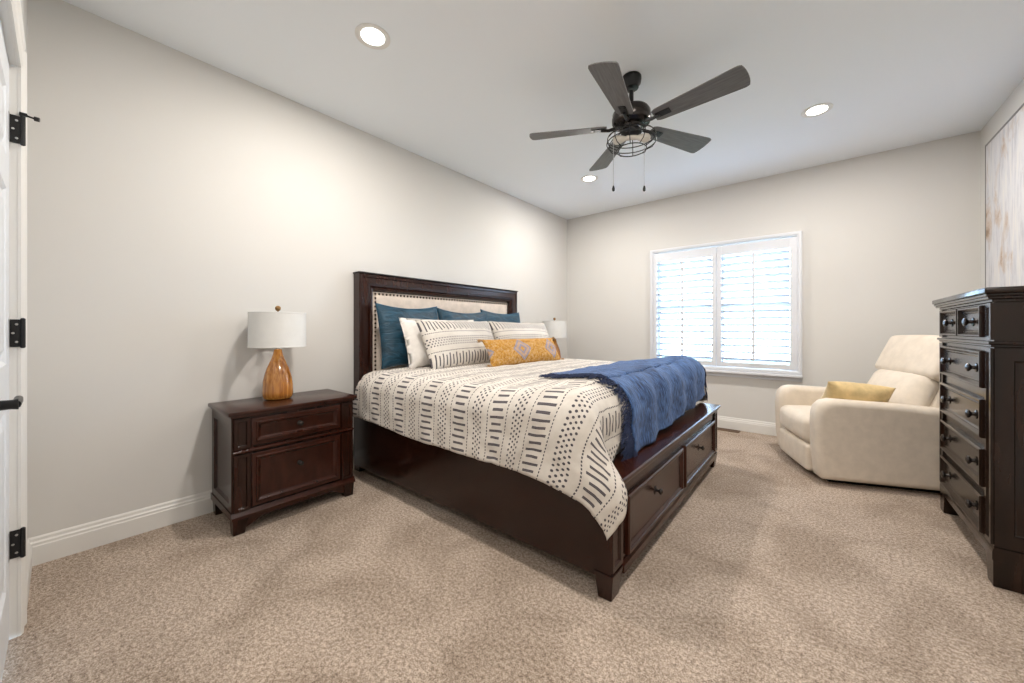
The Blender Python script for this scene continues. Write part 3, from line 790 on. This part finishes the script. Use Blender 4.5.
def cf(u, v):
    b = RB + u * (XF + FHEM - RB); L = hem_side(b)
    # slightly rounded fabric corners at the foot
    a = (A0 - L) + v * (A1 - A0 + 2 * L)
    rb = RB + 0.075 - 0.12 * min(1, max(0, A0 - a, a - A1) / 0.37)
    b = rb + u * (XF + FHEM + 0.095 * sm((1.72 - a) / 0.22) - rb)
    return a, b
grid(bm, NU, NV, lambda u, v: cloth(*cf(u, v)), uv=lambda u, v: (lambda ab: (ab[1] + 1.199 + 5 * 0.278 - 0.139 + 0.012, ab[0]))(cf(u, v)))
com = obj('comforter', bm, M_tribal, smooth='all')
so = com.modifiers.new('thickness', 'SOLIDIFY'); so.thickness = 0.016; so.offset = 1
tag(com, 'cream comforter with charcoal bars and dots spread over the bed', 'comforter')

# ------------------------------------------------------------------ blue throw
def nrm(a, b):
    e = 0.01; n = (cloth(a, b + e) - cloth(a, b - e)).cross(cloth(a + e, b) - cloth(a - e, b)); n.normalize(); return n if n.z > -0.2 or True else -n
def cl_off(a, b, h):
    p = cloth(a, b); n = nrm(a, b)
    if n.z < 0 and b < XF: n = -n
    return p + n * h
P00, P10, P01, P11 = (1.895, -1.26), (1.80, XF + 0.395), (3.42, -1.30), (3.335, XF + 0.325)
def tcoord(u, v):   # u: bed-ward -> foot, v: near -> far
    a = P00[0] * (1 - u) * (1 - v) + P10[0] * u * (1 - v) + P01[0] * (1 - u) * v + P11[0] * u * v
    b = P00[1] * (1 - u) * (1 - v) + P10[1] * u * (1 - v) + P01[1] * (1 - u) * v + P11[1] * u * v
    a -= 0.055 * math.sin(math.pi * u) * (1 - v)
    return a, b
def tw(u, v, extra=0):
    a, b = tcoord(u, v)
    w = 0.008 * math.sin(v * 34 + 2 * u) * sm((u - 0.3) / 0.5) + 0.007 * nz(u * 4, v * 7, 4.4) + 0.030 * math.exp(-((v - 0.86) / 0.10) ** 2 - ((u - 0.62) / 0.22) ** 2)
    return cl_off(a, b, 0.026 + 0.008 + w + extra)
test = nrm(2.4, -1.5); SG = 1 if test.z > 0 else -1
if SG < 0:
    _n = nrm
    def nrm(a, b): return -_n(a, b)
def cl_off(a, b, h): return cloth(a, b) + nrm(a, b) * h
bm = B(); grid(bm, 90, 120, tw, uv=lambda u, v: (u * 0.75, v * 1.55))
th = obj('throw_blanket', bm, M_throw, smooth='all'); so = th.modifiers.new('thickness', 'SOLIDIFY'); so.thickness = 0.008; so.offset = 0
tag(th, 'blue woven throw with dark fringe laid across the foot of the bed', 'throw blanket')
random.seed(5)
for v0, sgn, n in ((0.0, -1, 230), (1.0, 1, 90)):
    bm = B()
    for k in range(n):
        u = (k + random.random() * 0.9) / n
        a, b = tcoord(u, v0)
        L = random.uniform(0.055, 0.110) * (1.15 if u > 0.75 else 1); sk = random.uniform(-0.05, 0.05) + (0.05 if u > 0.7 else 0)
        pts = []
        for j in range(5):
            t = j / 4; hh = 0.036 - 0.010 * t + random.uniform(-0.002, 0.004)
            aa = a + sgn * L * t * (1 if sgn < 0 else 0.7); bb = b + sk * t + 0.006 * math.sin(t * 5 + k)
            pts.append(cl_off(aa, bb, hh))
        tube(bm, pts, [0.0032, 0.003, 0.0028, 0.0024, 0.0012], 4)
    obj('fringe', bm, M_fringe, th)['label'] = 'dark navy knotted fringe'
bm = B()   # longer bunch hanging at the near foot corner of the throw
for k in range(16):
    u = 0.985 + random.uniform(-0.03, 0.012); a, b = tcoord(u, 0.0); p = cl_off(a, b, 0.03) + Vector((0.01, random.uniform(-0.02, 0.02), 0))
    pts = [p + Vector((0.004 * math.sin(j + k) + 0.004 * j, 0.004 * math.cos(j * 1.3 + k), -0.017 * j)) for j in range(6)]
    tube(bm, pts, [0.003, 0.003, 0.0028, 0.0026, 0.002, 0.001], 4)
obj('tassel', bm, M_fringe, th)

# ------------------------------------------------------------------ pillows
def pillow(name, W, Hh, Tk, mat, loc, lean, rz=0, roll=0, pinch=0.07, seed=0, uvf=None, sag=0.0, flange=0.0, nw=0.006, nu=44, nv=34):
    """local: y width, z height (0 = bottom edge), x thickness; front faces +x"""
    bm = B(); lay = bm.loops.layers.uv.verify()
    def pos(u, v, side):
        a, b = 2 * u - 1, 2 * v - 1
        fa = 1 - pinch * (1 - a * a) * abs(b) ** 2 * 1.4; fb = 1 - pinch * (1 - b * b) * abs(a) ** 2
        y = a * W / 2 * fb; z = b * Hh / 2 * fa
        ai = min(1, abs(a) / (1 - flange)); bi = min(1, abs(b) / (1 - flange))
        t = Tk / 2 * (max(0, 1 - ai ** 2.4) * max(0, 1 - bi ** 2.4)) ** 0.55
        t += nw * nz(a * 2.5 + seed, b * 2.5, side * 3) * (1 - max(abs(a), abs(b)) ** 6)
        crease = nw * 0.9 * math.sin(6 * (abs(a) + abs(b)) + seed) * (abs(a) * abs(b)) ** 1.2 * (1 - max(abs(a), abs(b)) ** 4)
        z -= sag * (1 - a * a) * max(0, b) * Hh
        off = flange and 0.006 * nz(a * 6, b * 6, seed) * (1 if max(abs(a), abs(b)) > 1 - flange else 0)
        return Vector((side * (max(t, 0) + crease + 0.0015) + off, y, z + Hh / 2))
    for side in (1, -1):
        g = [[bm.verts.new(pos(i / nu, j / nv, side)) for j in range(nv + 1)] for i in range(nu + 1)]
        for i in range(nu):
            for j in range(nv):
                q = [(i, j), (i + 1, j), (i + 1, j + 1), (i, j + 1)]
                f = bm.faces.new([g[x][y] for x, y in q])
                for l, (x, y) in zip(f.loops, q):
                    yy, zz = (x / nu - 0.5) * W, (y / nv - 0.5) * Hh
                    l[lay].uv = uvf(yy, zz) if uvf else (yy, zz)
    bmesh.ops.remove_doubles(bm, verts=bm.verts, dist=0.0032)
    o = obj(name, bm, mat, smooth='all', loc=loc)
    o.rotation_euler = Matrix(Matrix.Rotation(rz, 3, 'Z') @ Matrix.Rotation(-lean, 3, 'Y') @ Matrix.Rotation(roll, 3, 'X')).to_euler()
    return o
g = 'teal blue velvet pillows against the headboard'
tag(pillow('velvet_pillow', 0.64, 0.53, 0.17, M_velvet, (-2.615, 1.895, 0.808), rad(10), rad(2), rad(0), seed=1, nw=0.012, sag=0.02), 'blue velvet pillow nearest the nightstand, leftmost of three', 'pillow', g)
tag(pillow('velvet_pillow', 0.64, 0.50, 0.17, M_velvet, (-2.615, 2.500, 0.820), rad(9), rad(-2), rad(-1), seed=4, nw=0.012, sag=0.03), 'blue velvet pillow in the middle of the three', 'pillow', g)
tag(pillow('velvet_pillow', 0.66, 0.52, 0.17, M_velvet, (-2.615, 3.070, 0.808), rad(9), rad(1), rad(-1), seed=8, nw=0.012, sag=0.02), 'blue velvet pillow farthest from the nightstand, rightmost of three', 'pillow', g)
g = 'white sham pillows'
tag(pillow('white_pillow', 0.86, 0.425, 0.19, M_white, (-2.415, 2.110, 0.806), rad(18), rad(3), rad(0), seed=2, flange=0.07, pinch=0.04, nw=0.010), 'plain white pillow between the left blue velvet pillow and the patterned sham', 'pillow', g)
tag(pillow('white_pillow', 0.86, 0.41, 0.19, M_white, (-2.430, 2.975, 0.806), rad(18), rad(-2), rad(0), seed=5, flange=0.07, pinch=0.04, nw=0.010), 'plain white pillow mostly hidden behind the right patterned sham', 'pillow', g)
g = 'patterned sham pillows'
uvs = lambda yy, zz: (zz * 0.92 + 0.0, yy)
tag(pillow('patterned_pillow', 0.86, 0.43, 0.17, M_tribal, (-2.225, 2.170, 0.806), rad(26), rad(3), rad(0.5), seed=3, uvf=uvs, pinch=0.05, nw=0.010), 'cream patterned sham with dots and bars, left one above the mustard pillow', 'pillow', g)
tag(pillow('patterned_pillow', 0.86, 0.43, 0.17, M_tribal, (-2.235, 3.020, 0.806), rad(26), rad(-4), rad(-1), seed=7, uvf=uvs, pinch=0.05, nw=0.010), 'cream patterned sham with dots and bars, right one by the far lamp', 'pillow', g)
lum = pillow('lumbar_pillow', 0.95, 0.255, 0.13, M_kilim, (-1.975, 2.650, 0.808), rad(28), rad(-4), rad(0), seed=9, uvf=lambda yy, zz: (yy + 0.32, zz), pinch=0.05, nw=0.010)
tag(lum, 'long mustard lumbar pillow with grey diamonds and tasselled corners', 'pillow')
random.seed(3)
for sy in (-1, 1):
    for zz in (0.01, 0.245):
        bm = B()
        for k in range(26):
            a = random.uniform(0, 2 * math.pi); r = random.uniform(0.0, 0.022); L = random.uniform(0.03, 0.05)
            tube(bm, [(0, 0, 0), (r * math.cos(a) * 0.6, sy * L * 0.5, r * math.sin(a) * 0.6 + 0.004), (r * math.cos(a), sy * L, r * math.sin(a) - 0.004)], [0.004, 0.0035, 0.002], 4)
        lathe(bm, [(0.004, -0.008), (0.009, -0.003), (0.009, 0.003), (0.004, 0.008)], 10, axis='y')
        obj('tassel', bm, M_tassel, lum, loc=(0.0, sy * 0.468, zz))

# ------------------------------------------------------------------ recliner (local: +x front, +y near-camera side)
RA = rad(180 + 21.8)
rec = thing('recliner', 'cream fabric recliner beside the window, half behind the tall chest', 'armchair', (0.232, 4.010, 0), RA)
def rbox(x0, x1, y0, y1, z0, z1, r, puff=0.0, n=12, seg=5, tilt=None):
    bm = B(); box(bm, x0, x1, y0, y1, z0, z1)
    bmesh.ops.recalc_face_normals(bm, faces=bm.faces)
    bmesh.ops.bevel(bm, geom=bm.edges[:], offset=r, segments=seg, affect='EDGES', profile=0.5)
    if puff:
        big = [e for e in bm.edges if e.calc_length() > 0.08]
        bmesh.ops.subdivide_edges(bm, edges=big, cuts=n, use_grid_fill=True)
        cx, cy, cz = (x0 + x1) / 2, (y0 + y1) / 2, (z0 + z1) / 2; hx, hy, hz = (x1 - x0) / 2, (y1 - y0) / 2, (z1 - z0) / 2
        for v in bm.verts:
            a, b, c = (v.co.x - cx) / hx, (v.co.y - cy) / hy, (v.co.z - cz) / hz
            f = lambda t: max(0, 1 - t * t)
            v.co.x += puff * f(b) * f(c) * a; v.co.y += puff * f(a) * f(c) * b * 0.5; v.co.z += puff * f(a) * f(b) * c
    return bm
SW = 0.425   # half width outside
def arm(s):
    bm = B(); y0, y1 = s * SW, s * (SW - 0.150)
    pts = [(-0.36, 0.035), (0.385, 0.035), (0.408, 0.055), (0.425, 0.20), (0.432, 0.44), (0.428, 0.51), (0.414, 0.562), (0.382, 0.596), (0.33, 0.612), (0.0, 0.602), (-0.25, 0.585), (-0.40, 0.570), (-0.425, 0.50), (-0.41, 0.20)]
    ya, yb = min(y0, y1), max(y0, y1); rr = 0.045; cxm, czm = 0.0, 0.31; prev = None; first = None
    # densify the outline, then round both side edges with inset copies
    cl = [Vector((p[0], p[1])) for p in pts]; D = []
    for k in range(len(cl)):
        a, b = cl[k], cl[(k + 1) % len(cl)]; m = max(1, int((b - a).length / 0.04))
        for t in range(m): D.append(a.lerp(b, t / m))
    def ringat(o, y): return [bm.verts.new((cxm + (p.x - cxm) * (1 - o / 0.42), y, czm + (p.y - czm) * (1 - o / 0.29))) for p in D]
    st = []
    for k in range(9):
        ph = math.pi / 2 * k / 8; st.append((rr * (1 - math.sin(ph)), ya + rr * (1 - math.cos(ph))))
    st = [(0.30, ya), (0.15, ya)] + st + [(o, ya + yb - y) for o, y in st[::-1]] + [(0.15, yb), (0.30, yb)] if False else [(0.24, ya), (0.12, ya)] + st + [(o, ya + yb - y) for o, y in st[::-1]] + [(0.12, yb), (0.24, yb)]
    for o, y in st:
        q = ringat(o, y)
        if prev:
            for k in range(len(q)): bm.faces.new([prev[k], prev[(k + 1) % len(q)], q[(k + 1) % len(q)], q[k]])
        else: first = q
        prev = q
    bm.faces.new(first); bm.faces.new(prev[::-1])
    return bm
for s in (1, -1):
    o = obj('arm', arm(s), M_recl, rec, smooth='all')
iw = SW - 0.150
obj('seat_cushion', rbox(-0.22, 0.440, -iw + 0.003, iw - 0.003, 0.245, 0.450, 0.055, 0.022), M_recl, rec, smooth='all')
obj('footrest_panel', rbox(0.30, 0.438, -iw + 0.003, iw - 0.003, 0.045, 0.242, 0.025, 0.008), M_recl, rec, smooth='all')
bm = B(); box(bm, -0.36, 0.31, -iw - 0.01, iw + 0.01, 0.03, 0.25); obj('recliner_base', bm, M_recl, rec)
bm = B(); box(bm, -0.32, 0.32, -0.33, 0.33, 0.0, 0.036); obj('base_frame', bm, M_black, rec)
def backpart(name, z0, z1, x0, th, hwid, r, puff):
    bm = rbox(0, th, -hwid, hwid, z0, z1, r, puff)
    o = obj(name, bm, M_recl, rec, smooth='all'); o.location = (x0, 0, 0.36); o.rotation_euler = (0, rad(-24), 0); return o
backpart('back_shell', -0.02, 0.70, -0.275, 0.10, iw + 0.055, 0.045, 0.004)
backpart('lumbar_cushion', 0.03, 0.425, -0.205, 0.13, iw + 0.02, 0.06, 0.035)
backpart('headrest_cushion', 0.415, 0.730, -0.205, 0.125, iw + 0.065, 0.04, 0.018)

cu = pillow('accent_cushion', 0.40, 0.31, 0.20, M_ycush, (0.160, 3.85, 0.462), rad(34), 0, 0, seed=6, pinch=0.08, nw=0.010)
cu.rotation_euler = Matrix(Matrix.Rotation(rad(108), 3, 'Z') @ Matrix.Rotation(rad(-34), 3, 'Y') @ Matrix.Rotation(rad(5), 3, 'X')).to_euler()
tag(cu, 'pale gold cushion lying on the recliner seat against its arm', 'cushion')

# ------------------------------------------------------------------ chest of drawers (local: front faces -x; root at floor, wall side)
CX1 = XR - 0.018; CYc = 3.035
ch = thing('chest_of_drawers', 'tall black-brown chest of drawers at the right edge', 'chest of drawers', (CX1, CYc, 0))
cf0 = 0.590 - CX1       # front plane (local x)
chw = 0.447
bm = B(); box(bm, cf0, 0, -chw, chw, 0.135, 1.245); obj('cabinet_body', bm, M_chest, ch)
bm = B()
box(bm, cf0 - 0.036, 0.0, -chw - 0.045, chw + 0.030, 1.274, 1.300, 0.005, 2)
obj('top', bm, M_chest, ch, smooth=True, angle=30)
bm = B()
for i, (o_, z0, z1) in enumerate(((0.028, 1.262, 1.275), (0.022, 1.250, 1.263), (0.008, 1.236, 1.251))):
    box(bm, cf0 - o_, -0.0, -chw - o_ - 0.004, chw + o_ + 0.004, z0, z1, 0.003)
obj('crown_moulding', bm, M_chest, ch)
bm = B(); box(bm, cf0 - 0.018, -0.0, -chw - 0.016, chw + 0.016, 1.052, 1.066, 0.004, 2); box(bm, cf0 - 0.010, -0.0, -chw - 0.008, chw + 0.008, 1.040, 1.053, 0.003)
obj('waist_moulding', bm, M_chest, ch)
bm = B(); extrude_prof(bm, [(cf0 - 0.007, 0.115), (cf0 - 0.007, 0.150), (cf0 - 0.005, 0.160), (cf0 - 0.001, 0.170), (0, 0.170), (0, 0.115)], lambda a, b, l: (a, l, b), -chw - 0.008, chw + 0.008)
obj('base_moulding', bm, M_chest, ch)
for x0, x1 in ((cf0 - 0.004, cf0 + 0.085), (-0.09, 0.0)):
    for s in (-1, 1):
        y0, y1 = (-chw - 0.008, -chw + 0.085) if s < 0 else (chw - 0.085, chw + 0.014)
        bm = B(); frus(bm, x0, x1, y0, y1, 0, 0.116, 0.0, 0.0, 0.0 if s < 0 else 0.02, 0.02 if s < 0 else 0.0)
        obj('foot', bm, M_chest, ch, bevel=0.003)
for s in (-1, 1):
    for z0, z1 in ((1.072, 1.234), (0.180, 1.036)):
        bm = B(); y0 = -chw if s < 0 else chw - 0.075
        rings(bm, (cf0, y0, z0), (0, 1, 0), (0, 0, 1), (-1, 0, 0), 0.075, z1 - z0, [(0, 0), (0, 0.010), (0.018, 0.010), (0.024, 0.001), (0.028, 0.001)])
        obj('corner_post', bm, M_chest, ch, smooth=True, angle=20)
for s in (-1, 1):
    bm = B(); rings(bm, (cf0, s * chw, 0.180), (1, 0, 0), (0, 0, 1), (0, s, 0), -cf0, 0.855, [(0, 0), (0, 0.008), (0.052, 0.008), (0.056, 0.002), (0.060, 0)], cap=False)
    obj('side_panel', bm, M_chest, ch)
cprof = [(0, -0.004), (0, 0.016), (0.004, 0.022), (0.010, 0.022), (0.022, 0.008), (0.026, 0.010), (0.034, 0.004)]
for y0, y1 in ((-0.362, -0.010), (0.010, 0.362)):
    d = drawer_front(ch, 'drawer', cf0 - 0.001, y0, y1, 1.082, 1.228, -1, M_chest, cprof); knob(d, -0.004, 0, 0, 1.35, -1)
for z0, z1 in ((0.850, 1.020), (0.622, 0.798), (0.400, 0.572), (0.188, 0.358)):
    d = drawer_front(ch, 'drawer', cf0 - 0.001, -0.362, 0.362, z0, z1, -1, M_chest, cprof)
    for yy in (-0.235, 0.235): knob(d, -0.004, yy, 0, 1.35, -1)

# ------------------------------------------------------------------ wall art, floor register
art = thing('wall_art', 'large abstract white and rust canvas in a thin dark frame above the chest', 'picture', (XR, 3.885, 1.345))
bm = B(); box(bm, -0.024, -0.004, -0.655, 0.655, 0.010, 1.180); obj('canvas', bm, M_canvas, art)
bm = B(); rings(bm, (0, -0.671, -0.006), (0, 1, 0), (0, 0, 1), (-1, 0, 0), 1.342, 1.202, [(0, 0), (0, 0.026), (0.012, 0.026), (0.012, 0.024), (0.016, 0.024), (0.016, 0)], cap=False); obj('picture_frame', bm, M_frame, art)
fv = thing('floor_register', 'brown metal floor vent in the carpet below the window wall', 'vent', (-0.79, 4.685, 0))
bm = B(); rings(bm, (-0.13, -0.05, 0), (1, 0, 0), (0, 1, 0), (0, 0, 1), 0.26, 0.10, [(0, 0), (0, 0.006), (0.004, 0.008), (0.018, 0.008), (0.018, 0.003)]); obj('register_frame', bm, M_vent, fv)
bm = B()
for k in range(14): box(bm, -0.108 + k * 0.0160, -0.108 + k * 0.0160 + 0.008, -0.031, 0.031, 0.003, 0.0065)
obj('register_grille', bm, M_vent, fv)
